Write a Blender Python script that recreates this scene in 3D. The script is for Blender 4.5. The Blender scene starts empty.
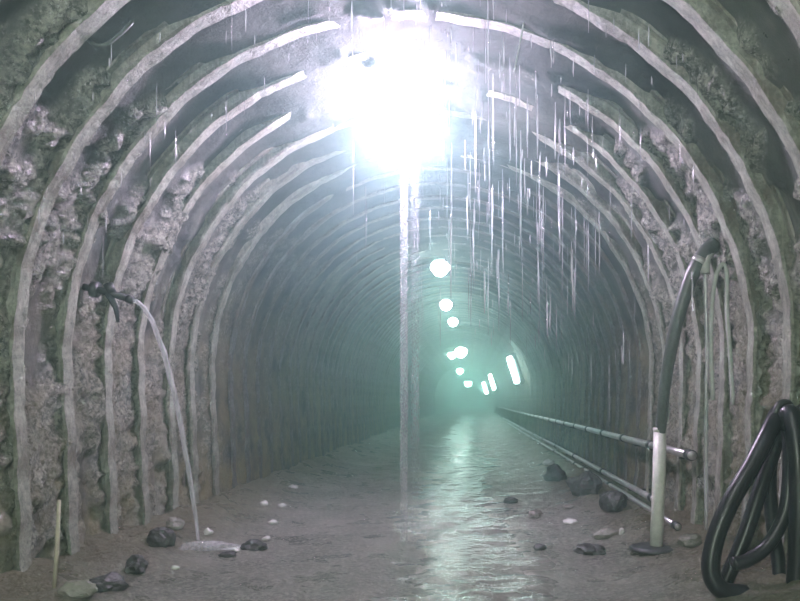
import bpy, bmesh, math, random
import numpy as np
from mathutils import Vector, Matrix

random.seed(7)
rng = np.random.default_rng(11)
scene = bpy.context.scene
COL = scene.collection

# ------------------------------------------------------------------ camera
F, VX, VY, CAMZ = 760.0, 470.0, 400.0, 1.20      # focal length in pixels, vanishing point, eye height
cam_d = bpy.data.cameras.new('camera')
cam = bpy.data.objects.new('camera', cam_d)
COL.objects.link(cam)
cam.location = (0, 0, CAMZ)
cam.rotation_euler = (math.radians(90), 0, 0)
cam_d.sensor_width = 36.0
cam_d.lens = F / 800.0 * 36.0
cam_d.shift_x = (400.0 - VX) / 800.0
cam_d.shift_y = (VY - 300.5) / 800.0
cam_d.clip_start = 0.05
cam_d.clip_end = 400
scene.camera = cam

# ------------------------------------------------------------------ world: black rock all round, damp haze in the air
world = bpy.data.worlds.new('world')
scene.world = world
world.use_nodes = True
wn = world.node_tree
wn.nodes['Background'].inputs['Color'].default_value = (0, 0, 0, 1)
wn.nodes['Background'].inputs['Strength'].default_value = 0
HAZE = 0.027
vs = wn.nodes.new('ShaderNodeVolumeScatter')
vs.inputs['Color'].default_value = (0.60, 0.95, 0.90, 1)
vs.inputs['Density'].default_value = HAZE
vs.inputs['Anisotropy'].default_value = 0.80
va = wn.nodes.new('ShaderNodeVolumeAbsorption')
va.inputs['Color'].default_value = (0.50, 1.0, 0.90, 1)
va.inputs['Density'].default_value = HAZE
vadd = wn.nodes.new('ShaderNodeAddShader')
wn.links.new(vs.outputs['Volume'], vadd.inputs[0])
wn.links.new(va.outputs['Volume'], vadd.inputs[1])
wn.links.new(vadd.outputs['Shader'], wn.nodes['World Output'].inputs['Volume'])

# ------------------------------------------------------------------ picture settings
vset = scene.view_settings
vset.view_transform = 'Standard'
vset.look = 'None'
vset.gamma = 1.0
vset.exposure = 0.0
vset.use_curve_mapping = False
scene.cycles.volume_bounces = 1
scene.cycles.max_bounces = 6
scene.cycles.transparent_max_bounces = 24
scene.cycles.use_denoising = True
scene.cycles.caustics_reflective = False
scene.cycles.caustics_refractive = False

# lamp power in watts and colours
W_NEAR, W_BACK, W_FAR, W_TUBE, W_FILL = 500.0, 110.0, 5.0, 3.0, 440.0
C_NEAR = (0.96, 0.72, 1.0)
C_BACK = (0.93, 1.0, 0.84)
C_FAR = (0.55, 1.0, 0.88)

# ------------------------------------------------------------------ tunnel measures
AX = -0.42            # x of the tunnel axis
SPR = 1.51            # height of the springing line
RI = 2.40             # inner radius of the steel ribs
RW = 2.535            # radius of the rock lining
SP = 0.60             # rib spacing
Y0 = 4.74             # depth of the reference rib
YB, YE = -7.0, 135.0  # ends of the modelled tunnel

def PX(px, py, d):
    return Vector(((px - VX) * d / F, d, CAMZ + (VY - py) * d / F))

# ------------------------------------------------------------------ noise in numpy
def _hash(ix, iy, iz, seed):
    h = (ix.astype(np.int64) * 374761393 + iy.astype(np.int64) * 668265263 + iz.astype(np.int64) * 2147483647 + seed * 974711) & 0xffffffff
    h = ((h ^ (h >> 13)) * 1274126177) & 0xffffffff
    h = ((h ^ (h >> 16)) * 2246822519) & 0xffffffff
    return ((h ^ (h >> 15)) & 0xffff) / 65535.0 * 2 - 1

def vnoise(p, seed=0):
    i = np.floor(p); f = p - i; u = f * f * (3 - 2 * f)
    i = i.astype(np.int64)
    r = 0
    for a in (0, 1):
        for b in (0, 1):
            for c in (0, 1):
                w = (u[:, 0] if a else 1 - u[:, 0]) * (u[:, 1] if b else 1 - u[:, 1]) * (u[:, 2] if c else 1 - u[:, 2])
                r = r + w * _hash(i[:, 0] + a, i[:, 1] + b, i[:, 2] + c, seed)
    return r

def fbm(p, freq, octs, seed=0, gain=0.5):
    s = 0; a = 1; t = 0
    for o in range(octs):
        s = s + a * vnoise(p * freq * (2 ** o) + 17.3 * o, seed + o)
        t += a; a *= gain
    return s / t

def sstep(a, b, x):
    t = np.clip((x - a) / (b - a), 0, 1)
    return t * t * (3 - 2 * t)

# ------------------------------------------------------------------ object helpers
def tag(o, label=None, cat=None, group=None, kind=None):
    if label: o['label'] = label
    if cat: o['category'] = cat
    if group: o['group'] = group
    if kind: o['kind'] = kind
    return o

def link_mesh(name, me, mat=None, parent=None, smooth=True):
    o = bpy.data.objects.new(name, me)
    COL.objects.link(o)
    if mat and not me.materials: me.materials.append(mat)
    if smooth:
        me.polygons.foreach_set('use_smooth', [True] * len(me.polygons))
    if parent: o.parent = parent
    return o

def mesh_py(name, verts, faces):
    me = bpy.data.meshes.new(name)
    me.from_pydata([tuple(v) for v in verts], [], faces)
    me.update()
    return me

def empty(name, loc=(0, 0, 0)):
    e = bpy.data.objects.new(name, None)
    COL.objects.link(e)
    e.location = loc
    e.empty_display_size = 0.1
    return e

def catmull(pts, n=8):
    P = [Vector(p) for p in pts]
    P = [P[0] * 2 - P[1]] + P + [P[-1] * 2 - P[-2]]
    out = []
    for i in range(1, len(P) - 2):
        for k in range(n):
            t = k / n
            a, b, c, d = P[i - 1], P[i], P[i + 1], P[i + 2]
            out.append(0.5 * ((2 * b) + (c - a) * t + (2 * a - 5 * b + 4 * c - d) * t * t + (3 * b - a - 3 * c + d) * t ** 3))
    out.append(P[-2])
    return out

def tube_data(path, rad, seg=12, cap=True, jitter=0.0):
    path = [Vector(p) for p in path]
    n = len(path)
    rads = rad if isinstance(rad, (list, tuple)) else [rad] * n
    verts, faces = [], []
    t = (path[1] - path[0]).normalized()
    ref = Vector((0, 1, 0)) if abs(t.y) < 0.9 else Vector((1, 0, 0))
    u = t.cross(ref).normalized()
    for i in range(n):
        a = path[max(i - 1, 0)]; b = path[min(i + 1, n - 1)]
        t = (b - a).normalized()
        u = (u - t * u.dot(t)).normalized()
        v = t.cross(u)
        for k in range(seg):
            ang = 2 * math.pi * k / seg
            r = rads[i] * (1 + random.uniform(-jitter, jitter))
            verts.append(path[i] + (u * math.cos(ang) + v * math.sin(ang)) * r)
    for i in range(n - 1):
        for k in range(seg):
            k2 = (k + 1) % seg
            faces.append((i * seg + k, i * seg + k2, (i + 1) * seg + k2, (i + 1) * seg + k))
    if cap:
        faces.append(tuple(range(seg - 1, -1, -1)))
        faces.append(tuple(range((n - 1) * seg, n * seg)))
    return verts, faces

def tube(name, path, rad, mat, parent=None, seg=12, jitter=0.0):
    v, f = tube_data(path, rad, seg, True, jitter)
    return link_mesh(name, mesh_py(name, v, f), mat, parent)

def box(name, c, s, mat, parent=None, bevel=0.0, rot=None):
    bm = bmesh.new()
    bmesh.ops.create_cube(bm, size=1)
    for v in bm.verts: v.co = Vector((v.co.x * s[0], v.co.y * s[1], v.co.z * s[2]))
    if bevel:
        bmesh.ops.bevel(bm, geom=bm.edges[:], offset=bevel, segments=2, affect='EDGES')
    if rot: bmesh.ops.transform(bm, matrix=rot, verts=bm.verts)
    for v in bm.verts: v.co += Vector(c)
    me = bpy.data.meshes.new(name); bm.to_mesh(me); bm.free()
    return link_mesh(name, me, mat, parent, smooth=False)

def lathe(name, prof, mat, parent=None, seg=20, loc=(0, 0, 0), axis='Z'):
    verts, faces = [], []
    n = len(prof)
    for (r, z) in prof:
        for k in range(seg):
            a = 2 * math.pi * k / seg
            p = (r * math.cos(a), r * math.sin(a), z)
            if axis == 'Y': p = (p[0], p[2], p[1])
            if axis == 'X': p = (p[2], p[0], p[1])
            verts.append((p[0] + loc[0], p[1] + loc[1], p[2] + loc[2]))
    for i in range(n - 1):
        for k in range(seg):
            k2 = (k + 1) % seg
            faces.append((i * seg + k, i * seg + k2, (i + 1) * seg + k2, (i + 1) * seg + k))
    faces.append(tuple(range(seg - 1, -1, -1)))
    faces.append(tuple(range((n - 1) * seg, n * seg)))
    return link_mesh(name, mesh_py(name, verts, faces), mat, parent)

# ------------------------------------------------------------------ materials
class NT:
    def __init__(self, name):
        self.m = bpy.data.materials.new(name)
        self.m.use_nodes = True
        self.t = self.m.node_tree
        self.b = self.t.nodes['Principled BSDF']
        self.out = self.t.nodes['Material Output']
        self.co = self.t.nodes.new('ShaderNodeTexCoord')
    def n(self, typ, **kw):
        x = self.t.nodes.new(typ)
        for k, v in kw.items(): setattr(x, k, v)
        return x
    def l(self, a, b): self.t.links.new(a, b)
    def noise(self, scale, detail=5, rough=0.6, stretch=None, src='Object'):
        x = self.n('ShaderNodeTexNoise')
        x.inputs['Scale'].default_value = scale
        x.inputs['Detail'].default_value = detail
        x.inputs['Roughness'].default_value = rough
        if stretch:
            mp = self.n('ShaderNodeMapping')
            mp.inputs['Scale'].default_value = stretch
            self.l(self.co.outputs[src], mp.inputs['Vector'])
            self.l(mp.outputs['Vector'], x.inputs['Vector'])
        else:
            self.l(self.co.outputs[src], x.inputs['Vector'])
        return x.outputs['Fac']
    def ramp(self, fac, stops):
        r = self.n('ShaderNodeValToRGB')
        el = r.color_ramp.elements
        while len(el) > 1: el.remove(el[-1])
        for i, (p, c) in enumerate(stops):
            e = el[0] if i == 0 else el.new(p)
            e.position = p
            e.color = (c, c, c, 1) if isinstance(c, (int, float)) else (*c, 1)
        self.l(fac, r.inputs['Fac'])
        return r.outputs['Color']
    def mix(self, fac, a, b, mode='MIX'):
        x = self.n('ShaderNodeMix', data_type='RGBA', blend_type=mode)
        for s, v in (('Factor', fac), ('A', a), ('B', b)):
            idx = {'Factor': 0, 'A': 6, 'B': 7}[s]
            if isinstance(v, (int, float)): x.inputs[idx].default_value = v if idx == 0 else (v, v, v, 1)
            elif isinstance(v, tuple): x.inputs[idx].default_value = (*v, 1)
            else: self.l(v, x.inputs[idx])
        return x.outputs[2]
    def math(self, op, a, b=0.0, clamp=False):
        x = self.n('ShaderNodeMath', operation=op, use_clamp=clamp)
        for i, v in enumerate((a, b)):
            if isinstance(v, (int, float)): x.inputs[i].default_value = v
            else: self.l(v, x.inputs[i])
        return x.outputs[0]
    def bump(self, h, strength, dist):
        x = self.n('ShaderNodeBump')
        x.inputs['Strength'].default_value = strength
        x.inputs['Distance'].default_value = dist
        self.l(h, x.inputs['Height'])
        self.l(x.outputs['Normal'], self.b.inputs['Normal'])
        self.l(x.outputs['Normal'], self.b.inputs['Coat Normal'])
    def set(self, **kw):
        for k, v in kw.items():
            k = k.replace('_', ' ')
            if k == 'Base Color' and isinstance(v, tuple): v = (*v, 1)
            if hasattr(v, 'is_linked') or hasattr(v, 'links'): self.l(v, self.b.inputs[k])
            else: self.b.inputs[k].default_value = v

def mat_wall():
    k = NT('wet_rock_lining')
    at = k.n('ShaderNodeAttribute', attribute_name='crust_shade')
    crust_shade = at.outputs['Fac']
    sep = k.n('ShaderNodeSeparateXYZ'); k.l(k.co.outputs['Object'], sep.inputs[0])
    z = sep.outputs['Z']
    big = k.noise(1.3, 6, 0.6)
    fine = k.noise(26, 6, 0.7)
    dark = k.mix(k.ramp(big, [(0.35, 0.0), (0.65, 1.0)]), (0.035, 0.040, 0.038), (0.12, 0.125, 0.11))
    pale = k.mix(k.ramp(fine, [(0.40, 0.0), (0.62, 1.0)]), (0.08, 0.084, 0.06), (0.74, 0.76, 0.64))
    colr = k.mix(crust_shade, dark, pale)
    spk = k.ramp(k.noise(48, 3, 0.5), [(0.60, 0.0), (0.66, 1.0)])
    colr = k.mix(k.math('MULTIPLY', spk, k.math('MULTIPLY', crust_shade, 0.9)), colr, (0.85, 0.86, 0.80))  # pale mineral specks that also paint in wet glints
    # ochre and moss tint on the lower walls
    low = k.math('MULTIPLY', k.ramp(k.math('DIVIDE', z, 4.0), [(0.05, 1.0), (0.5, 0.35), (0.65, 0.0)]), k.ramp(k.noise(2.6, 5, 0.6), [(0.35, 0.0), (0.62, 1.0)]))
    colr = k.mix(k.math('MULTIPLY', low, 0.75), colr, (0.30, 0.25, 0.12))
    # pale lime streaks running down
    st = k.ramp(k.noise(5.0, 4, 0.6, stretch=(1, 1, 0.10)), [(0.52, 0.0), (0.68, 1.0)])
    stz = k.ramp(k.math('DIVIDE', z, 4.0), [(0.0, 0.55), (0.6, 0.45), (0.8, 0.1)])
    lime_shade = k.n('ShaderNodeAttribute', attribute_name='lime_shade')
    colr = k.mix(k.math('MULTIPLY', k.math('MULTIPLY', st, stz), lime_shade.outputs['Fac']), colr, (0.50, 0.51, 0.43))  # streaks fade where the mask carries painted shade
    k.set(Base_Color=colr)
    k.set(Roughness=k.mix(lime_shade.outputs['Fac'], 0.85, k.mix(k.noise(6, 4, 0.6), 0.16, 0.55)))
    k.set(Specular_IOR_Level=k.math('MULTIPLY', lime_shade.outputs['Fac'], 0.7))
    k.set(Coat_Weight=k.math('MULTIPLY', lime_shade.outputs['Fac'], 0.7), Coat_Roughness=0.12, Coat_IOR=1.4)
    h = k.math('ADD', k.math('MULTIPLY', k.noise(45, 6, 0.75), k.math('ADD', crust_shade, 0.35)), k.math('MULTIPLY', k.noise(9, 3, 0.5), 0.5))
    k.bump(h, 1.0, 0.06)
    return k.m

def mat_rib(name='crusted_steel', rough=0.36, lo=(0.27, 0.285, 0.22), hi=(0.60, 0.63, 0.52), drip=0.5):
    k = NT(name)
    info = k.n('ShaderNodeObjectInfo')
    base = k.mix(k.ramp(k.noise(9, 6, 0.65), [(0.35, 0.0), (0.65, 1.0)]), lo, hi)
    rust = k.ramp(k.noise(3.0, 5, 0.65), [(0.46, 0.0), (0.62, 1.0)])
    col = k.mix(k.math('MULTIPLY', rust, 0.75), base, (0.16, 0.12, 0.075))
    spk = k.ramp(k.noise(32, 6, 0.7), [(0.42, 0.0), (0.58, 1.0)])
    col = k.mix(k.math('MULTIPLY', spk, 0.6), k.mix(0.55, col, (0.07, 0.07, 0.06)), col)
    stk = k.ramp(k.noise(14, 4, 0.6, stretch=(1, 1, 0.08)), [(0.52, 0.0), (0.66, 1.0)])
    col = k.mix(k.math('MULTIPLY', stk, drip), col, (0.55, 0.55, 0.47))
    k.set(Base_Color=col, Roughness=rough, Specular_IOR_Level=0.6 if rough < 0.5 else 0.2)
    k.bump(k.math('ADD', k.noise(34, 6, 0.7), k.math('MULTIPLY', k.noise(9, 3, 0.5), 0.7)), 0.9, 0.03)
    return k.m

def mat_floor():
    k = NT('wet_muddy_ground')
    big = k.ramp(k.noise(1.1, 6, 0.65), [(0.35, 0.0), (0.65, 1.0)])
    c = k.mix(big, (0.17, 0.165, 0.135), (0.44, 0.435, 0.38))
    c = k.mix(k.ramp(k.noise(30, 6, 0.75), [(0.46, 0.0), (0.62, 0.85)]), c, (0.66, 0.65, 0.58))
    at = k.n('ShaderNodeAttribute', attribute_name='bank')
    c = k.mix(k.math('MULTIPLY', at.outputs['Fac'], 0.75), c, (0.19, 0.155, 0.075))
    k.set(Base_Color=c)
    k.set(Roughness=k.mix(k.ramp(k.noise(2.5, 5, 0.6), [(0.4, 0.0), (0.6, 1.0)]), 0.24, 0.60))
    k.set(Specular_IOR_Level=0.6)
    k.bump(k.math('ADD', k.noise(30, 6, 0.7), k.noise(7, 4, 0.6)), 1.0, 0.10)
    k.set(Coat_Weight=0.6, Coat_Roughness=0.15, Coat_IOR=1.35)
    return k.m

def mat_streamwater():
    k = NT('muddy_water')
    k.set(Base_Color=(0.22, 0.215, 0.19), Roughness=0.14, Specular_IOR_Level=0.9, IOR=1.45)
    k.bump(k.math('ADD', k.noise(5.0, 4, 0.6, stretch=(1, 0.7, 1)), k.math('MULTIPLY', k.noise(14, 3, 0.5), 0.4)), 0.75, 0.05)
    return k.m

def mat_simple(name, col, rough, spec=0.5, metal=0.0, bump=0.0, var=0.25, scale=14):
    k = NT(name)
    c2 = tuple(max(0, x * (1 - var)) for x in col)
    k.set(Base_Color=k.mix(k.ramp(k.noise(scale, 5, 0.65), [(0.35, 0.0), (0.65, 1.0)]), c2, col), Roughness=rough, Specular_IOR_Level=spec, Metallic=metal)
    if bump: k.bump(k.noise(scale * 2, 5, 0.6), bump, 0.02)
    return k.m

def mat_falling(name, dens):
    k = NT(name)
    tr = k.n('ShaderNodeBsdfTransparent')
    tl = k.n('ShaderNodeBsdfTranslucent'); tl.inputs['Color'].default_value = (0.92, 0.94, 0.96, 1)
    gl = k.n('ShaderNodeBsdfGlossy'); gl.inputs['Roughness'].default_value = 0.25
    df = k.n('ShaderNodeBsdfDiffuse'); df.inputs['Color'].default_value = (0.9, 0.92, 0.94, 1)
    a = k.n('ShaderNodeMixShader'); a.inputs[0].default_value = 0.5; k.l(tl.outputs[0], a.inputs[1]); k.l(df.outputs[0], a.inputs[2])
    b = k.n('ShaderNodeMixShader'); b.inputs[0].default_value = 0.25; k.l(a.outputs[0], b.inputs[1]); k.l(gl.outputs[0], b.inputs[2])
    c = k.n('ShaderNodeMixShader')
    nz = k.ramp(k.noise(9, 4, 0.6, stretch=(3, 3, 0.5)), [(0.35, dens * 0.45), (0.7, min(1, dens * 1.4))])
    k.l(nz, c.inputs[0])
    k.l(tr.outputs[0], c.inputs[1]); k.l(b.outputs[0], c.inputs[2])
    k.l(c.outputs[0], k.out.inputs['Surface'])
    return k.m

def mat_lampglass(name, col, strength):
    k = NT(name)
    e = k.n('ShaderNodeEmission'); e.inputs['Color'].default_value = (*col, 1); e.inputs['Strength'].default_value = strength
    tr = k.n('ShaderNodeBsdfTransparent')
    a = k.n('ShaderNodeAddShader'); k.l(e.outputs[0], a.inputs[0]); k.l(tr.outputs[0], a.inputs[1])
    k.l(a.outputs[0], k.out.inputs['Surface'])
    k.m.cycles.emission_sampling = 'NONE'
    return k.m

M_WALL, M_RIB, M_FLOOR, M_WATER = mat_wall(), mat_rib(), mat_floor(), mat_streamwater()
M_ENAMEL = mat_simple('white_enamel', (0.7, 0.7, 0.68), 0.4, 0.5)
M_RIBSHADE = mat_rib('shaded_rib_steel', 0.75, (0.12, 0.125, 0.12), (0.30, 0.305, 0.29), 0.10)  # same rib steel with the dimness of the deep tunnel painted in
M_BLACK = mat_simple('black_rubber', (0.014, 0.016, 0.019), 0.36, 0.45, var=0.3)
M_GREYHOSE = mat_simple('grey_rubber', (0.09, 0.105, 0.095), 0.38, 0.5, bump=0.15)
M_PALEHOSE = mat_simple('pale_plastic', (0.50, 0.52, 0.48), 0.40, 0.5)
M_WHITEPIPE = mat_simple('white_plastic', (0.75, 0.75, 0.70), 0.42, 0.5)
M_STEEL = mat_simple('dull_steel', (0.55, 0.55, 0.53), 0.28, 0.6, metal=0.6)
M_DARKSTEEL = mat_simple('dark_steel', (0.06, 0.065, 0.065), 0.4, 0.5, metal=0.3)
M_ROCKDARK = mat_simple('dark_wet_stone', (0.05, 0.05, 0.048), 0.4, 0.5, bump=0.6)
M_ROCKGREY = mat_simple('grey_stone', (0.26, 0.25, 0.22), 0.5, 0.5, bump=0.6)
M_ROCKPALE = mat_simple('pale_stone', (0.72, 0.72, 0.69), 0.45, 0.5, bump=0.4)
M_WOOD = mat_simple('pale_wood', (0.50, 0.46, 0.36), 0.6, 0.3)
M_FALL = mat_falling('falling_water', 0.55)
M_DRIP = mat_falling('dripping_water', 0.5)
M_VEIL = mat_falling('water_veil', 0.32)
M_G_NEAR = mat_lampglass('lamp_glass_near', C_NEAR, 40)
M_G_FAR = mat_lampglass('lamp_glass_far', (0.95, 1.0, 0.98), 30)
M_G_TUBE = mat_lampglass('tube_glass', (0.95, 1.0, 0.98), 30)

# ------------------------------------------------------------------ lining: left wall, crown, right wall
LEG = SPR                     # straight legs below the springing line
ARC = math.pi * RW
TOT = 2 * LEG + ARC           # developed length, left foot to right foot

def lining_pt(s, y, inward):
    """arrays: developed length s, depth y, displacement towards the axis"""
    x = np.empty_like(s); z = np.empty_like(s)
    a = s < LEG
    b = s > LEG + ARC
    m = ~(a | b)
    lean = 0.06
    x[a] = -(RW - inward[a]) + lean * (1 - s[a] / LEG); z[a] = s[a]
    th = math.pi - (s[m] - LEG) / RW
    x[m] = np.cos(th) * (RW - inward[m]); z[m] = SPR + np.sin(th) * (RW - inward[m])
    q = TOT - s[b]
    x[b] = (RW - inward[b]) - lean * (1 - q / LEG); z[b] = q
    return x + AX, y, z

def ys_axis():
    out = [YB]
    y = YB
    while y < YE:
        if y < 2.4: st = 0.25
        elif y < 9.0: st = 0.032
        elif y < 16: st = 0.07
        elif y < 40: st = 0.3
        else: st = 1.0
        y += st
        out.append(min(y, YE))
    return np.array(out)

YS = ys_axis()

def lining(name, s0, s1, n):
    ss = np.linspace(s0, s1, n)
    S, Y = np.meshgrid(ss, YS, indexing='ij')
    s = S.ravel(); y = Y.ravel()
    x0, _, z0 = lining_pt(s, y, np.zeros_like(s))
    p = np.stack([x0, y, z0], 1)
    ph = np.abs((y - Y0) / SP - np.round((y - Y0) / SP))      # 0 at a rib, .5 between ribs
    nearrib = 1 - sstep(0.12, 0.42, ph)
    low = 1 - sstep(1.6, 2.9, z0)
    c = 1.5 * fbm(p, 1.7, 4, 3) + 0.55 * nearrib + 0.45 * low - 0.12 - 1.3 * sstep(3.15, 3.55, z0)  # last term puts the shade of the crown into its colour
    crust_shade = sstep(-0.02, 0.28, c)
    rough = np.abs(fbm(p, 7.0, 4, 21, 0.6))
    lump = fbm(p, 2.2, 3, 40)
    chunk = np.clip(fbm(p, 11.0, 3, 55, 0.6), -0.1, 1)
    inward = 0.012 + 0.035 * lump + crust_shade * (0.035 + 0.11 * rough + 0.07 * chunk)
    fade = 1 - sstep(20, 60, y)
    inward = inward + 0.05 * nearrib * sstep(0.05, 0.4, fbm(p, 2.6, 3, 88))
    inward = inward + 0.125 * sstep(3.5, 3.85, z0)  # crown shaped over the ribs to keep them dim
    inward = np.clip(inward, -0.03, 0.165) * (0.3 + 0.7 * fade)
    # farther in, lining shaped nearly flush with the ribs to lower their light contrast
    bury = sstep(7.4, 9.2, y)
    inward = inward * (1 - 0.75 * bury) + bury * (RW - RI - 0.045)
    x, y2, z = lining_pt(s, y, inward)
    x = x + 0.012 * fbm(p, 16, 2, 70) * crust_shade
    co = np.stack([x, y2, z], 1)
    nl, ny = n, len(YS)
    i, j = np.meshgrid(np.arange(nl - 1), np.arange(ny - 1), indexing='ij')
    a = (i * ny + j).ravel()
    quads = np.stack([a, a + 1, a + ny + 1, a + ny], 1)       # faces look to the axis
    me = bpy.data.meshes.new(name)
    me.vertices.add(len(co)); me.vertices.foreach_set('co', co.ravel())
    me.loops.add(quads.size); me.loops.foreach_set('vertex_index', quads.ravel())
    me.polygons.add(len(quads))
    me.polygons.foreach_set('loop_start', np.arange(0, quads.size, 4))
    me.polygons.foreach_set('loop_total', np.full(len(quads), 4))
    me.update(); me.validate()
    at = me.attributes.new('crust_shade', 'FLOAT', 'POINT')
    at.data.foreach_set('value', np.clip(crust_shade * (0.25 + 1.5 * rough + 1.3 * np.clip(chunk, 0, 1)) + 1.2 * crust_shade * sstep(0.02, 0.20, fbm(p, 9.5, 3, 33, 0.6)), 0, 1) * (1 - 0.85 * sstep(7.0, 9.0, y)))  # crust tone, with shade painted in deeper down the tunnel
    at = me.attributes.new('lime_shade', 'FLOAT', 'POINT')
    at.data.foreach_set('value', (1 - 0.9 * sstep(7.0, 9.0, y)) * (1 - 0.85 * sstep(3.1, 3.5, z0)))  # streaks and gloss cut as painted shade, deep in the tunnel and overhead
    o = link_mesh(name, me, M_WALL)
    return tag(o, kind='structure')

sa, sb = LEG + ARC * 0.27, LEG + ARC * 0.73
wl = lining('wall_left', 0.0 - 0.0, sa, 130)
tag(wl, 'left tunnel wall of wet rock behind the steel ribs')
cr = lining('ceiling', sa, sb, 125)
tag(cr, 'arched tunnel crown of wet rock with shade painted in above the lamps')
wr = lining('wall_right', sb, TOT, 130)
tag(wr, 'right tunnel wall of wet rock behind hoses and pipes')

def end_wall(name, y, flip, label):
    n = 40
    vs_ = [(AX - RW + 0.06, y, 0)]
    for k in range(n + 1):
        th = math.pi - math.pi * k / n
        vs_.append((AX + math.cos(th) * RW, y, SPR + math.sin(th) * RW))
    vs_.append((AX + RW - 0.06, y, 0))
    f = list(range(len(vs_)))
    if flip: f.reverse()
    o = link_mesh(name, mesh_py(name, vs_, [f]), M_WALL, smooth=False)
    tag(o, label, kind='structure')
end_wall('wall_back', YE, False, 'far end of the tunnel lost in haze')
end_wall('wall_front', YB, True, 'tunnel end wall behind the viewer')

# ------------------------------------------------------------------ floor
def stream_mid(y):
    return -0.02 + 0.10 * np.sin(y * 0.5) - 0.012 * np.clip(y - 6, 0, 20)

def floor_height(x, y):
    p = np.stack([x, y, np.zeros_like(x)], 1)
    xr = x - AX
    bank = sstep(1.25, 2.3, np.abs(xr) + 0.18 * fbm(p, 1.2, 3, 5))
    ch = np.exp(-((x - stream_mid(y)) / 0.42) ** 2)
    h = 0.030 * fbm(p, 1.4, 4, 8) + 0.028 * fbm(p, 6, 4, 9, 0.65) + 0.15 * bank + 0.10 * bank * fbm(p, 4.5, 4, 12, 0.6)
    h = h - 0.055 * ch
    return h, bank

def build_floor():
    xs = np.linspace(AX - RW - 0.05, AX + RW + 0.05, 170)
    ysf = YS
    X, Y = np.meshgrid(xs, ysf, indexing='ij')
    x, y = X.ravel(), Y.ravel()
    h, bank = floor_height(x, y)
    co = np.stack([x, y, h], 1)
    nx, ny = len(xs), len(ysf)
    i, j = np.meshgrid(np.arange(nx - 1), np.arange(ny - 1), indexing='ij')
    a = (i * ny + j).ravel()
    quads = np.stack([a, a + ny, a + ny + 1, a + 1], 1)
    me = bpy.data.meshes.new('floor')
    me.vertices.add(len(co)); me.vertices.foreach_set('co', co.ravel())
    me.loops.add(quads.size); me.loops.foreach_set('vertex_index', quads.ravel())
    me.polygons.add(len(quads))
    me.polygons.foreach_set('loop_start', np.arange(0, quads.size, 4))
    me.polygons.foreach_set('loop_total', np.full(len(quads), 4))
    me.update(); me.validate()
    at = me.attributes.new('bank', 'FLOAT', 'POINT'); at.data.foreach_set('value', bank)
    o = link_mesh('floor', me, M_FLOOR)
    tag(o, 'wet muddy gravel floor of the tunnel', kind='structure')
build_floor()

def fh(x, y):
    return float(floor_height(np.array([x]), np.array([y]))[0][0])

# shallow running water down the middle
def build_stream():
    ysf = np.concatenate([np.arange(3.4, 14, 0.035), np.arange(14, 22, 0.09), np.arange(22, 60, 0.4)])
    m = 41
    T = np.linspace(-1, 1, m)
    Yg, Tg = np.meshgrid(ysf, T, indexing='ij')
    y = Yg.ravel(); t = Tg.ravel()
    w = 0.70 + 0.10 * np.sin(y * 1.7) + 0.06 * np.sin(y * 4.1)
    x = stream_mid(y) + w * t
    p = np.stack([x, y, np.zeros_like(x)], 1)
    z = -0.020 + 0.024 * fbm(p * np.array([1, 1.15, 1]), 4.5, 3, 91, 0.55)
    verts = np.stack([x, y, z], 1).tolist()
    n = len(ysf)
    faces = [(i * m + k, i * m + k + 1, (i + 1) * m + k + 1, (i + 1) * m + k) for i in range(n - 1) for k in range(m - 1)]
    o = link_mesh('shallow_water', mesh_py('shallow_water', verts, faces), M_WATER)
    tag(o, 'shallow glinting water running along the middle of the floor', 'water', kind='stuff')
build_stream()

# ------------------------------------------------------------------ steel arch ribs
def arch_path(n_leg, n_arc):
    pts = []
    for k in range(n_leg):
        t = k / n_leg
        pts.append(('L', t * SPR))
    for k in range(n_arc + 1):
        pts.append(('A', math.pi - math.pi * k / n_arc))
    for k in range(1, n_leg + 1):
        t = k / n_leg
        pts.append(('R', SPR * (1 - t)))
    return pts

def sweep_arch(r0, r1, hw, n_leg, n_arc, jit, seed):
    """rectangular bar bent to the horseshoe: radii r0..r1, half width hw along the tunnel"""
    verts, faces = [], []
    path = arch_path(n_leg, n_arc)
    rr = random.Random(seed)
    ph = [rr.uniform(0, 6.28) for _ in range(4)]
    for i, (kind, v) in enumerate(path):
        t = i / len(path)
        wob = jit * (math.sin(9 * t * 6.28 + ph[0]) + math.sin(23 * t * 6.28 + ph[1]))
        for (r, yy) in ((r0, -hw), (r0, hw), (r1, hw), (r1, -hw)):
            r2 = r + wob + rr.uniform(-jit, jit)
            y2 = yy + rr.uniform(-jit, jit)
            if kind == 'L': verts.append((-r2 + 0.06 * (1 - v / SPR), y2, v))
            elif kind == 'R': verts.append((r2 - 0.06 * (1 - v / SPR), y2, v))
            else: verts.append((math.cos(v) * r2, y2, SPR + math.sin(v) * r2))
    n = len(path)
    for i in range(n - 1):
        for k in range(4):
            k2 = (k + 1) % 4
            faces.append((i * 4 + k, (i + 1) * 4 + k, (i + 1) * 4 + k2, i * 4 + k2))
    faces.append((0, 1, 2, 3)); faces.append(tuple(reversed(range((n - 1) * 4, n * 4))))
    return verts, faces

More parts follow.
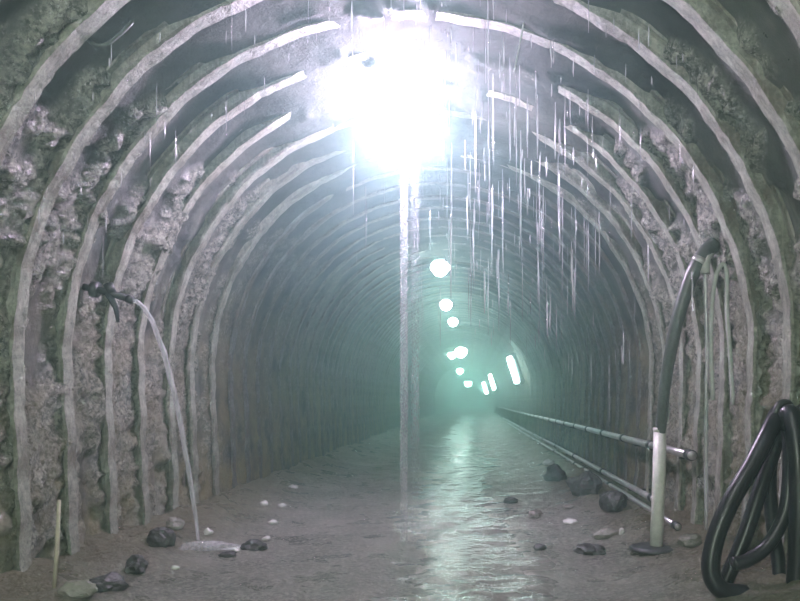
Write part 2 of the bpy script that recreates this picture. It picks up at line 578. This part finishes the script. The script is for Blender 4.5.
RIBVAR = []
for v in range(8):
    RM = M_RIB if v < 4 else M_RIBSHADE
    parts = {}
    for nm, (r0, r1, hw, jit) in {'inner_flange': (RI, RI + 0.022, 0.060, 0.0045), 'web': (RI + 0.018, RI + 0.105, 0.010, 0.001),
                                  'outer_flange': (RI + 0.105, RI + 0.122, 0.064, 0.002)}.items():
        vv, ff = sweep_arch(r0, r1, hw, 30, 130, jit, 100 + v)
        me = mesh_py(nm, vv, ff); me.materials.append(RM); parts[nm] = me
    bm = bmesh.new(); bmesh.ops.create_cube(bm, size=1)
    for q in bm.verts: q.co = Vector((q.co.x * 0.20, q.co.y * 0.18, q.co.z * 0.02))
    me = bpy.data.meshes.new('base_plate'); bm.to_mesh(me); bm.free(); me.materials.append(RM); parts['base_plate'] = me
    RIBVAR.append(parts)
vv, ff = sweep_arch(RI, RI + 0.12, 0.055, 4, 32, 0.003, 77)
FARRIB = mesh_py('steel_rib', vv, ff); FARRIB.materials.append(M_RIBSHADE)

ORD = ['first', 'second', 'third', 'fourth', 'fifth', 'sixth', 'seventh', 'eighth', 'ninth', 'tenth', 'eleventh', 'twelfth', 'thirteenth',
       'fourteenth', 'fifteenth', 'sixteenth', 'seventeenth', 'eighteenth', 'nineteenth', 'twentieth']
K0 = -2
NNEAR = 20
for i in range(96):
    k = K0 + i
    y = Y0 + SP * k
    rr = random.Random(500 + i)
    dx, dz, ya = rr.uniform(-0.02, 0.02), rr.uniform(-0.015, 0.01), rr.uniform(-0.01, 0.01)
    if i < NNEAR:
        e = empty('steel_rib', (AX + dx, y, dz))
        e.rotation_euler = (0, 0, ya)
        tag(e, '%s steel arch rib, %s counting inwards from the nearest one overhead' % ('pale crusted' if i <= 8 else 'shade-darkened', ORD[i]), 'arch rib', 'steel arch ribs near the viewer')
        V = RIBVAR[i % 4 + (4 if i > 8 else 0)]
        for nm in ('inner_flange', 'web', 'outer_flange'):
            link_mesh(nm, V[nm], None, e, smooth=False)
        for sx in (-1, 1):
            b = link_mesh('base_plate', V['base_plate'], None, e, smooth=False)
            b.location = (sx * (RI + 0.0), 0, 0.005)
    else:
        o = bpy.data.objects.new('steel_rib', FARRIB); COL.objects.link(o)
        o.location = (AX + dx, y, dz); o.rotation_euler = (0, 0, ya)
        tag(o, 'hazy steel arch rib deep in the green mist beyond the second lamp', 'arch rib', 'steel arch ribs deep in the haze')

# ------------------------------------------------------------------ lamps along the crown
def crown_lamp(loc, rad, power, col, glass, label, group, top=None, bowl=True):
    e = empty('hanging_lamp', loc)
    tag(e, label, 'lamp', group)
    bm = bmesh.new(); bmesh.ops.create_icosphere(bm, subdivisions=3, radius=rad)
    for v in bm.verts: v.co.z *= 1.12
    me = bpy.data.meshes.new('globe'); bm.to_mesh(me); bm.free()
    link_mesh('globe', me, glass, e)
    # bowl reflector behind and above the globe, opening towards the viewer and the floor
    tilt = Matrix.Rotation(math.radians(-38), 4, 'X')
    def aimed(ob):
        ob.data.transform(tilt); return ob
    q = rad * 1.30
    angs = [math.radians(v) for v in (6, 18, 32, 46, 60, 74, 86)]
    prof = [(q * math.sin(v), q * math.cos(v)) for v in angs] + [(0.97 * q * math.sin(v), 0.97 * q * math.cos(v)) for v in reversed(angs)]
    if bowl: aimed(lathe('reflector', prof, M_ENAMEL, e, 28))
    aimed(lathe('socket', [(rad * 0.5, q * 0.97), (rad * 0.48, q + 0.07), (rad * 0.3, q + 0.10)], M_DARKSTEEL, e, 16))
    pole = tilt @ Vector((0, 0, q + 0.09))
    z1 = (top if top is not None else (SPR + RW - 0.02)) - loc[2]
    tube('cord', [pole, pole + Vector((0, 0, (z1 - pole.z) * 0.5)), Vector((pole.x, pole.y, z1))], 0.009, M_BLACK, e, 6)
    ld = bpy.data.lights.new('lamp_light', 'POINT')
    ld.energy = power; ld.color = col; ld.shadow_soft_size = rad * 0.9
    lo = bpy.data.objects.new('lamp_light', ld); COL.objects.link(lo); lo.parent = e
    return e

LH = 2.50
def lamp_at(px, py, **kw):
    d = F * LH / (VY - py)
    p = PX(px, py, d)
    return crown_lamp(p, **kw)

lamp_at(401, 124, rad=0.20, power=W_NEAR, col=C_NEAR, glass=M_G_NEAR, label='largest blazing lamp in view, hanging from the tunnel crown', group='lamps along the crown')
crown_lamp(Vector((-0.5, 1.5, 3.6)), 0.17, W_BACK, C_BACK, M_G_NEAR, 'bare lamp of the crown row hanging overhead, nearest the viewer', 'lamps along the crown', bowl=False)
far = [(440, 268, 0.145, 'second lamp from the viewer in the crown row, below a lit arch'),
       (446, 305, 0.135, 'third lamp from the viewer in the crown row, upper of a close pair'),
       (453, 322, 0.135, 'fourth lamp from the viewer in the crown row, lower of a close pair'),
       (461, 352, 0.27, 'fifth lamp from the viewer in the crown row, right one of two touching'),
       (452, 355, 0.20, 'smaller left lamp touching the fifth lamp of the crown row'),
       (460, 371, 0.26, 'sixth lamp from the viewer in the crown row, small and faint'),
       (468, 383, 0.55, 'farthest lamp of the crown row, tall and oval')]
for (px, py, r, lab) in far:
    lamp_at(px, py, rad=r, power=W_FAR * (1 if py < 340 else 6 if py < 360 else 18), col=C_FAR, glass=M_G_FAR, label=lab, group='lamps along the crown')

# added fill lamp, unseen behind the viewer, brightening lower walls and floor
e = empty('added_fill_lamp', (-0.7, -0.9, 0.02))
tag(e, 'added unseen fill lamp on a tripod behind the viewer', 'added fill lamp')
tube('pole', [(0, 0, 0.35), (0, 0, 1.62)], 0.016, M_DARKSTEEL, e, 10)
for k in range(3):
    a = k * 2.094 + 0.5
    tube('leg', [(0, 0, 0.85), (0.42 * math.cos(a), 0.42 * math.sin(a), 0.0)], 0.012, M_DARKSTEEL, e, 8)
lathe('socket', [(0.05, 1.60), (0.05, 1.66), (0.03, 1.70)], M_DARKSTEEL, e, 14)
bm = bmesh.new(); bmesh.ops.create_icosphere(bm, subdivisions=3, radius=0.09)
for v in bm.verts: v.co.z += 1.78
me = bpy.data.meshes.new('globe'); bm.to_mesh(me); bm.free()
link_mesh('globe', me, M_G_NEAR, e)
ld = bpy.data.lights.new('lamp_light', 'POINT'); ld.energy = W_FILL; ld.color = C_BACK; ld.shadow_soft_size = 0.08
lo = bpy.data.objects.new('lamp_light', ld); COL.objects.link(lo); lo.parent = e; lo.location = (0, 0, 1.78)

def wall_tube(px, py, d, length, rad, power, label):
    e = empty('tube_light', PX(px, py, d))
    tag(e, label, 'tube light', 'tube lights on the right wall')
    ax = Vector((0.30, 0, -0.95)).normalized()
    pts = [ax * (length * t) for t in (-0.5, -0.47, 0, 0.47, 0.5)]
    tube('tube', pts, [rad * 0.6, rad, rad, rad, rad * 0.6], M_G_TUBE, e, 10)
    nrm = Vector((0.95, 0, 0.30))
    v, f = tube_data([ax * (length * t) + nrm * (rad * 2.2) for t in (-0.54, 0, 0.54)], rad * 0.9, 6)
    link_mesh('housing', mesh_py('housing', v, f), M_DARKSTEEL, e)
    for t in (-0.52, 0.52):
        tube('end_cap', [ax * (length * t) - nrm * rad, ax * (length * t) + nrm * (rad * 2.4)], rad * 0.7, M_DARKSTEEL, e, 8)
    # bracket reaching the wall
    tube('bracket', [nrm * (rad * 2.2), nrm * (rad * 2.2) + Vector((0.55, 0, 0.1))], 0.02, M_DARKSTEEL, e, 6)
    ld = bpy.data.lights.new('tube_glow', 'POINT'); ld.energy = power; ld.color = C_FAR; ld.shadow_soft_size = 0.1
    lo = bpy.data.objects.new('tube_glow', ld); COL.objects.link(lo); lo.parent = e; lo.location = -nrm * 0.25
wall_tube(513, 370, 26.0, 0.98, 0.085, W_TUBE, 'longest slanted white tube light on the right wall')
wall_tube(492, 382, 50.0, 1.1, 0.11, W_TUBE, 'middle of three slanted tube lights on the right wall')
wall_tube(485, 388, 70.0, 1.2, 0.15, W_TUBE, 'smallest and farthest slanted tube light on the right wall')

# ------------------------------------------------------------------ left wall: drain pipe spouting water
e = empty('drain_pipe', PX(97, 290, 5.7))
tag(e, 'short dark drain pipe sticking out of the left wall', 'pipe')
o = Vector(e.location)
tip = PX(132, 300, 5.72)
def rel(p): return Vector(p) - o
wallp = PX(80, 286, 5.70)
tube('pipe_body', [rel(wallp), rel(PX(105, 291.5, 5.7)), rel(tip)], 0.026, M_DARKSTEEL, e, 14)
tube('tip_collar', [rel(PX(127, 298.5, 5.72)), rel(tip) + Vector((0.004, 0, -0.001))], 0.031, M_DARKSTEEL, e, 14)
tube('wall_flange', [rel(PX(92, 289, 5.7)), rel(PX(98, 290, 5.7))], 0.06, M_DARKSTEEL, e, 16)
tube('valve', [rel(PX(108, 284, 5.7)), rel(PX(112, 293, 5.7))], 0.035, M_DARKSTEEL, e, 10)
tube('brace', [rel(PX(108, 293, 5.7)), rel(PX(116, 308, 5.72)), rel(PX(118, 322, 5.74))], [0.030, 0.022, 0.012], M_DARKSTEEL, e, 8)

base = PX(199, 545, 6.15)
pts = []
for k in range(19):
    t = k / 18
    p = tip.lerp(base, t)
    pts.append(Vector((tip.x + (base.x - tip.x) * t, tip.y + (base.y - tip.y) * t, tip.z + 0.03 * t - (tip.z + 0.03 - fh(base.x, base.y)) * t * t)))
v, f = tube_data(pts, [0.013 + 0.007 * math.sin(k / 18 * 3.1) for k in range(19)], 8, True, 0.3)
tag(link_mesh('water_jet', mesh_py('water_jet', v, f), M_FALL), 'thin white water jet arching out of the drain pipe', 'water jet')

# splash foam where the jet lands
def blob(name, c, s, mat, seed, sub=3, amp=0.25, label=None, cat=None, group=None, flat=0.0):
    bm = bmesh.new(); bmesh.ops.create_icosphere(bm, subdivisions=sub, radius=1)
    P = np.array([v.co[:] for v in bm.verts])
    n = fbm(P + seed * 3.7, 1.6, 3, seed)
    for v, q in zip(bm.verts, n):
        v.co *= 1 + amp * q * 1.6
        if v.co.z < -0.55: v.co.z = -0.55
        v.co = Vector((v.co.x * s[0], v.co.y * s[1], v.co.z * s[2]))
    me = bpy.data.meshes.new(name); bm.to_mesh(me); bm.free()
    ob = link_mesh(name, me, mat, smooth=(mat is M_ROCKPALE))
    ob.location = (c[0], c[1], c[2] + 0.45 * s[2])
    ob.rotation_euler[2] = random.Random(seed).uniform(0, 6)
    if label: tag(ob, label, cat, group)
    return ob

def on_floor(px, py):
    d = F * CAMZ / (py - VY)
    for _ in range(6):
        x = (px - VX) * d / F
        d = F * (CAMZ - fh(x, d)) / (py - VY)
    x = (px - VX) * d / F
    return Vector((x, d, fh(x, d)))

p = on_floor(207, 549)
s = blob('splash_foam', p, (0.22, 0.10, 0.035), M_FALL, 3, 3, 0.35, 'white splash of foam on the floor where the jet lands', 'foam')
s.rotation_euler[2] = 0.1

# ------------------------------------------------------------------ loose stones
stones = [
    ('stone', 135, 573, 0.085, 0.8, M_ROCKDARK, 'dark rounded stone at the foot of the left wall'),
    ('stone', 106, 590, 0.12, 0.55, M_ROCKDARK, 'dark jagged stone lowest at the left wall'),
    ('stone', 160, 545, 0.11, 0.8, M_ROCKDARK, 'dark stone against the left wall behind the rounded one'),
    ('stone', 254, 549, 0.12, 0.40, M_ROCKDARK, 'flat dark slab of stone right of the white splash'),
    ('stone', 228, 556, 0.07, 0.35, M_ROCKDARK, 'small flat dark stone just below the white splash'),
    ('stone', 236, 552, 0.04, 0.5, M_ROCKPALE, 'pale pebble touching the splash on its right side'),
    ('stone', 266, 540, 0.045, 0.4, M_ROCKPALE, 'pale pebble lying on the flat dark slab'),
    ('stone', 208, 532, 0.035, 0.9, M_ROCKPALE, 'white pebble just behind the white splash'),
    ('stone', 264, 503, 0.045, 0.8, M_ROCKPALE, 'white pebble, left one of two far back on the left floor'),
    ('stone', 282, 507, 0.040, 0.8, M_ROCKPALE, 'white pebble, right one of two far back on the left floor'),
    ('stone', 273, 525, 0.040, 0.7, M_ROCKPALE, 'white pebble alone above the flat dark slab'),
    ('stone', 175, 569, 0.028, 0.6, M_ROCKPALE, 'tiny white pebble right of the dark rounded stone'),
    ('stone', 293, 488, 0.06, 0.5, M_ROCKPALE, 'farthest pale pebble on the left floor'),
    ('stone', 76, 596, 0.10, 0.6, M_ROCKGREY, 'grey lump of rubble left of the dark jagged stone'),
    ('stone', 570, 523, 0.070, 0.45, M_ROCKPALE, 'white flat stone on the right floor beside the water'),
    ('stone', 569, 508, 0.06, 0.5, M_ROCKGREY, 'grey stone right behind the white flat stone'),
    ('stone', 548, 466, 0.12, 0.5, M_ROCKPALE, 'pale block far back on the right floor'),
    ('stone', 622, 534, 0.030, 1.2, M_ROCKPALE, 'small white upright pebble left of the white pipe'),
    ('stone', 606, 538, 0.11, 0.5, M_ROCKGREY, 'flat grey stone left of the small upright pebble'),
    ('stone', 535, 517, 0.08, 0.6, M_ROCKGREY, 'grey stone at the right edge of the water'),
    ('stone', 510, 503, 0.09, 0.5, M_ROCKDARK, 'dark stone standing in the edge of the water'),
    ('stone', 590, 552, 0.13, 0.35, M_ROCKDARK, 'wide dark stone in front of the flat grey stone'),
    ('stone', 540, 550, 0.06, 0.5, M_ROCKDARK, 'small dark stone nearest the water on the right'),
    ('stone', 690, 545, 0.10, 0.6, M_ROCKGREY, 'grey stone right of the white pipe'),
    ('stone', 585, 490, 0.20, 0.9, M_ROCKDARK, 'big dark boulder under the wall pipes on the right'),
    ('stone', 612, 508, 0.16, 0.9, M_ROCKDARK, 'dark boulder between the wall pipes and white pipe'),
    ('stone', 555, 480, 0.18, 0.8, M_ROCKDARK, 'dark boulder farthest back on the right floor'),
    ('stone', 175, 532, 0.09, 0.7, M_ROCKGREY, 'brownish grey stone left of the white splash'),
]
for i, (nm, px, py, r, fl, m, lab) in enumerate(stones):
    p = on_floor(px, py)
    blob(nm, p, (r, r * 0.8, r * fl), m, 20 + i, 3, 0.30, lab, 'stone', 'loose stones on the floor')

# pale wooden stake leaning at the left wall
a = on_floor(54, 588); a.z -= 0.02
b = PX(59, 500, a.y + 0.03)
st = tube('wooden_stake', [a, a.lerp(b, 0.5) + Vector((0.004, 0, 0)), b], [0.013, 0.014, 0.011], M_WOOD, None, 6)
tag(st, 'thin pale wooden stake leaning at the foot of left wall', 'stake')

# ------------------------------------------------------------------ right wall: long pipes
def wall_pipe(name, X, Z, y0, y1, r, label, joint_step, clip_ys):
    e = empty(name, (X, y0, Z))
    tag(e, label, 'pipe', 'pipes along the right wall')
    L = y1 - y0
    tube('pipe_body', [(0, t * L, 0.006 * math.sin(t * 9)) for t in [k / 30 for k in range(31)]], r, M_STEEL, e, 14)
    y = 0.02
    while y < L:
        tube('coupling', [(0, y, 0.006 * math.sin(y / L * 9)), (0, y + 0.10, 0.006 * math.sin(y / L * 9))], r * 1.28, M_DARKSTEEL, e, 14)
        y += joint_step
    for cy in clip_ys:
        wallx = AX + RI + 0.02 - X
        box('bracket', (wallx / 2, cy - y0, -r - 0.012), (wallx, 0.04, 0.02), M_DARKSTEEL, e)
ribs_y = [Y0 + SP * k for k in range(3, 60, 3)]
wall_pipe('wall_pipe', 1.80, CAMZ - 0.25 * 1.80, 6.15, 48, 0.036, 'uppermost long steel pipe with couplings along the right wall', 1.35, ribs_y[:14])
wall_pipe('wall_pipe', 1.74, CAMZ - 0.54 * 1.74, 7.2, 40, 0.030, 'middle thin steel pipe low along the right wall', 2.7, ribs_y[1:8])
wall_pipe('wall_pipe', 1.70, CAMZ - 0.61 * 1.70, 6.2, 34, 0.026, 'lowest thin steel pipe near the floor at right wall', 3.0, ribs_y[1:7])

# thick grey drain hose curving out of the wall down into a white standing pipe
D1 = 5.9
e = empty('drain_hose', PX(660, 432, D1))
tag(e, 'thick grey drain hose curving down from the right wall', 'hose')
o = Vector(e.location)
path = catmull([PX(714, 244, 5.68), PX(702, 257, 5.64), PX(690, 280, 5.65), PX(678, 318, 5.68), PX(670, 355, 5.74), PX(664, 395, 5.82), PX(660, 440, D1)], 6)
tube('hose_body', [rel(p) for p in path], [0.060 - 0.020 * (i / (len(path) - 1)) for i in range(len(path))], M_GREYHOSE, e, 16)
tube('clamp', [rel(PX(701, 259, 5.64)), rel(PX(698, 264, 5.64))], 0.062, M_STEEL, e, 16)
tube('wall_nozzle', [rel(PX(705, 273, 5.60)), rel(PX(706, 258, 5.62)), rel(PX(716, 244, 5.68))], 0.035, M_PALEHOSE, e, 12)
foot = on_floor(656, 550)
e = empty('standing_pipe', foot)
tag(e, 'white plastic pipe standing upright below the grey hose', 'pipe')
o = Vector(foot)
tp = PX(660, 429, D1)
tube('pipe_body', [Vector((0, 0, -0.02)), rel(tp) * 0.5 + Vector((0.004, 0, 0)), rel(tp)], 0.050, M_WHITEPIPE, e, 16)
tube('rim', [rel(tp) - Vector((0, 0, 0.02)), rel(tp) + Vector((0, 0, 0.01))], 0.055, M_WHITEPIPE, e, 16)
lathe('foot_plate', [(0.20, 0.0), (0.20, 0.02), (0.17, 0.032), (0.05, 0.034)], M_DARKSTEEL, e, 24)

# pale thin hose bent over like a hook
e = empty('bent_hose', PX(722, 262, 5.6))
tag(e, 'thin pale hose bent like a hook on the right wall', 'hose')
o = Vector(e.location)
path = catmull([PX(713, 400, 5.6), PX(711, 350, 5.6), PX(712, 305, 5.6), PX(716, 276, 5.6), PX(723, 264, 5.6), PX(727, 276, 5.6), PX(727, 310, 5.6), PX(730, 350, 5.6), PX(733, 405, 5.62)], 6)
tube('hose_body', [rel(p) for p in path], 0.017, M_PALEHOSE, e, 10)
tube('wall_hook', [rel(PX(722, 268, 5.6)), rel(PX(728, 262, 5.62)), rel(PX(746, 258, 5.7))], 0.012, M_DARKSTEEL, e, 8)

# water running from the wall nozzle
path = catmull([PX(705, 274, 5.60), PX(706, 310, 5.62), PX(707, 360, 5.64), PX(706, 420, 5.66), PX(706, 530, 5.67)], 5)
v, f = tube_data(path, 0.014, 7, True, 0.3)
tag(link_mesh('water_jet', mesh_py('water_jet', v, f), M_FALL), 'thin trickle of water falling from the hose nozzle on the right', 'water jet')

# ------------------------------------------------------------------ black hoses hung on the right wall
def hose(pts, r, label, seg=14):
    P = catmull([PX(*p) for p in pts], 7)
    ob = tube('black_hose', P, r, M_BLACK, None, seg)
    tag(ob, label, 'hose', 'black hoses hung in the right corner')
    return ob
hose([(788, 418, 4.62), (780, 412, 4.52), (770, 430, 4.42), (752, 465, 4.36), (730, 503, 4.32), (715, 540, 4.30), (711, 572, 4.28), (722, 590, 4.26), (745, 594, 4.28)], 0.052,
     'outermost black hose with a long glint sweeping down to the left')
hose([(789, 422, 4.56), (783, 420, 4.54), (774, 448, 4.55), (760, 490, 4.50), (747, 530, 4.47), (736, 558, 4.46), (727, 578, 4.46), (722, 592, 4.46)], 0.045,
     'second black hose tucked behind the outermost one')
hose([(778, 424, 4.60), (785, 414, 4.52), (789, 440, 4.45), (789, 480, 4.42), (784, 515, 4.40), (768, 545, 4.38), (748, 560, 4.37), (733, 564, 4.36)], 0.040,
     'black hose hanging straight and then curling left near the floor')
hose([(780, 424, 4.48), (791, 414, 4.40), (797, 450, 4.34), (799, 500, 4.32), (798, 550, 4.31), (795, 600, 4.30)], 0.055,
     'black hose hanging straight down at the right edge')
hose([(786, 424, 4.56), (778, 434, 4.56), (770, 470, 4.58), (772, 520, 4.58), (778, 560, 4.56), (780, 590, 4.54)], 0.040,
     'black hose hanging at the back of the bundle against the wall')
e = empty('hose_hook', PX(784, 408, 4.6))
tag(e, 'dark steel hook carrying the black hoses', 'hook')
o = Vector(e.location)
tube('hook_arm', [rel(PX(808, 402, 4.75)), rel(PX(795, 409, 4.62)), rel(PX(781, 421, 4.5)), rel(PX(774, 419, 4.45))], 0.016, M_DARKSTEEL, e, 8)
tube('strap', catmull([rel(PX(774, 416, 4.45)), rel(PX(780, 404, 4.45)), rel(PX(789, 404, 4.48)), rel(PX(793, 416, 4.5))], 4), 0.022, M_DARKSTEEL, e, 8)

# ------------------------------------------------------------------ cables at the crown
P = catmull([PX(530, -14, 5.2), PX(526, 10, 5.2), PX(520, 42, 5.2), PX(514, 72, 5.2)], 5)
tag(tube('hanging_wire', P, 0.006, M_PALEHOSE, None, 6), 'thin pale wire dangling from the crown right of the lamp', 'wire')
P = catmull([PX(80, 8, 4.3), PX(84, 30, 4.3), (PX(92, 43, 4.3)), PX(104, 45, 4.3), PX(118, 36, 4.35), PX(132, 22, 4.4)], 5)
tag(tube('cable_loop', P, 0.012, M_GREYHOSE, None, 8), 'sagging loop of cable under the crown at upper left', 'cable')

# ------------------------------------------------------------------ falling water
def crown_z(x):
    return SPR + math.sqrt(max(0.05, (RI - 0.02) ** 2 - (x - AX) ** 2))

def strand(x, y, z0, z1, r, seg=5, wob=0.006):
    n = max(3, int((z1 - z0) / 0.12))
    pts = [Vector((x + random.uniform(-wob, wob), y + random.uniform(-wob, wob), z0 + (z1 - z0) * k / n)) for k in range(n + 1)]
    rads = [r * (0.25 + 0.75 * math.sin(math.pi * min(1, (k + 0.3) / (n + 0.6)))) for k in range(n + 1)]
    return tube_data(pts, rads, seg)

_bm = bmesh.new(); bmesh.ops.create_icosphere(_bm, subdivisions=1, radius=1)
ICO_V = np.array([v.co[:] for v in _bm.verts]); ICO_F = np.array([[v.index for v in f.verts] for f in _bm.faces]); _bm.free()

def veil(px, d, w, n, label):
    x = (px - VX) * d / F
    zt, zb = crown_z(x) - 0.02, fh(x, d) - 0.01
    r = rng.uniform(0.002, 0.0042, n)
    c = np.stack([x + rng.uniform(-w, w, n), d + rng.uniform(-w, w, n), zt + (zb - zt) * (np.arange(n) + rng.random(n)) / n], 1)
    sc = np.stack([r, r, r * rng.uniform(1.2, 2.6, n)], 1)
    verts = (ICO_V[None] * sc[:, None] + c[:, None]).reshape(-1, 3)
    faces = (ICO_F[None] + (np.arange(n) * len(ICO_V))[:, None, None]).reshape(-1, 3)
    tag(link_mesh('falling_water', mesh_py('falling_water', verts.tolist(), faces.tolist()), M_VEIL), label, 'falling water', 'streams falling from the crown', 'stuff')
veil(404, 6.45, 0.032, 6500, 'brighter left stream of water falling straight below the nearest lamp')
veil(415, 6.5, 0.036, 2600, 'fainter right stream of water falling straight below the nearest lamp')

V, Fc = [], []
def add_strand(*a, **k):
    v, f = strand(*a, **k)
    b = len(V)
    V.extend(v); Fc.extend([tuple(q + b for q in ff) for ff in f])
for i in range(420):
    if i < 220:
        px = random.gauss(505, 55); d = random.uniform(4.2, 9.5)
    elif i < 270:
        px = random.gauss(400, 30); d = random.uniform(4.6, 6.0)
    else:
        px = random.uniform(5, 700); d = random.uniform(3.9, 6.0)
    x = (px - VX) * d / F
    if abs(x - AX) > 2.2: continue
    zt = crown_z(x) - 0.02
    L = random.choice([0.08, 0.15, 0.25, 0.4, 0.7]) if i < 220 else random.choice([0.03, 0.05, 0.08, 0.12, 0.3])
    if i < 220:
        z1 = zt - random.random() ** 1.3 * 1.9
    else:
        z1 = zt - random.random() ** 2 * 0.5
    add_strand(x, d, max(1.7, z1 - L), z1, random.choice([0.0025, 0.004, 0.006]) * (1 if i < 270 else 0.75), 4, 0.002)
ob = link_mesh('dripping_water', mesh_py('dripping_water', V, Fc), M_DRIP)
tag(ob, 'thin threads of water dripping from the tunnel crown', 'dripping water', kind='stuff')
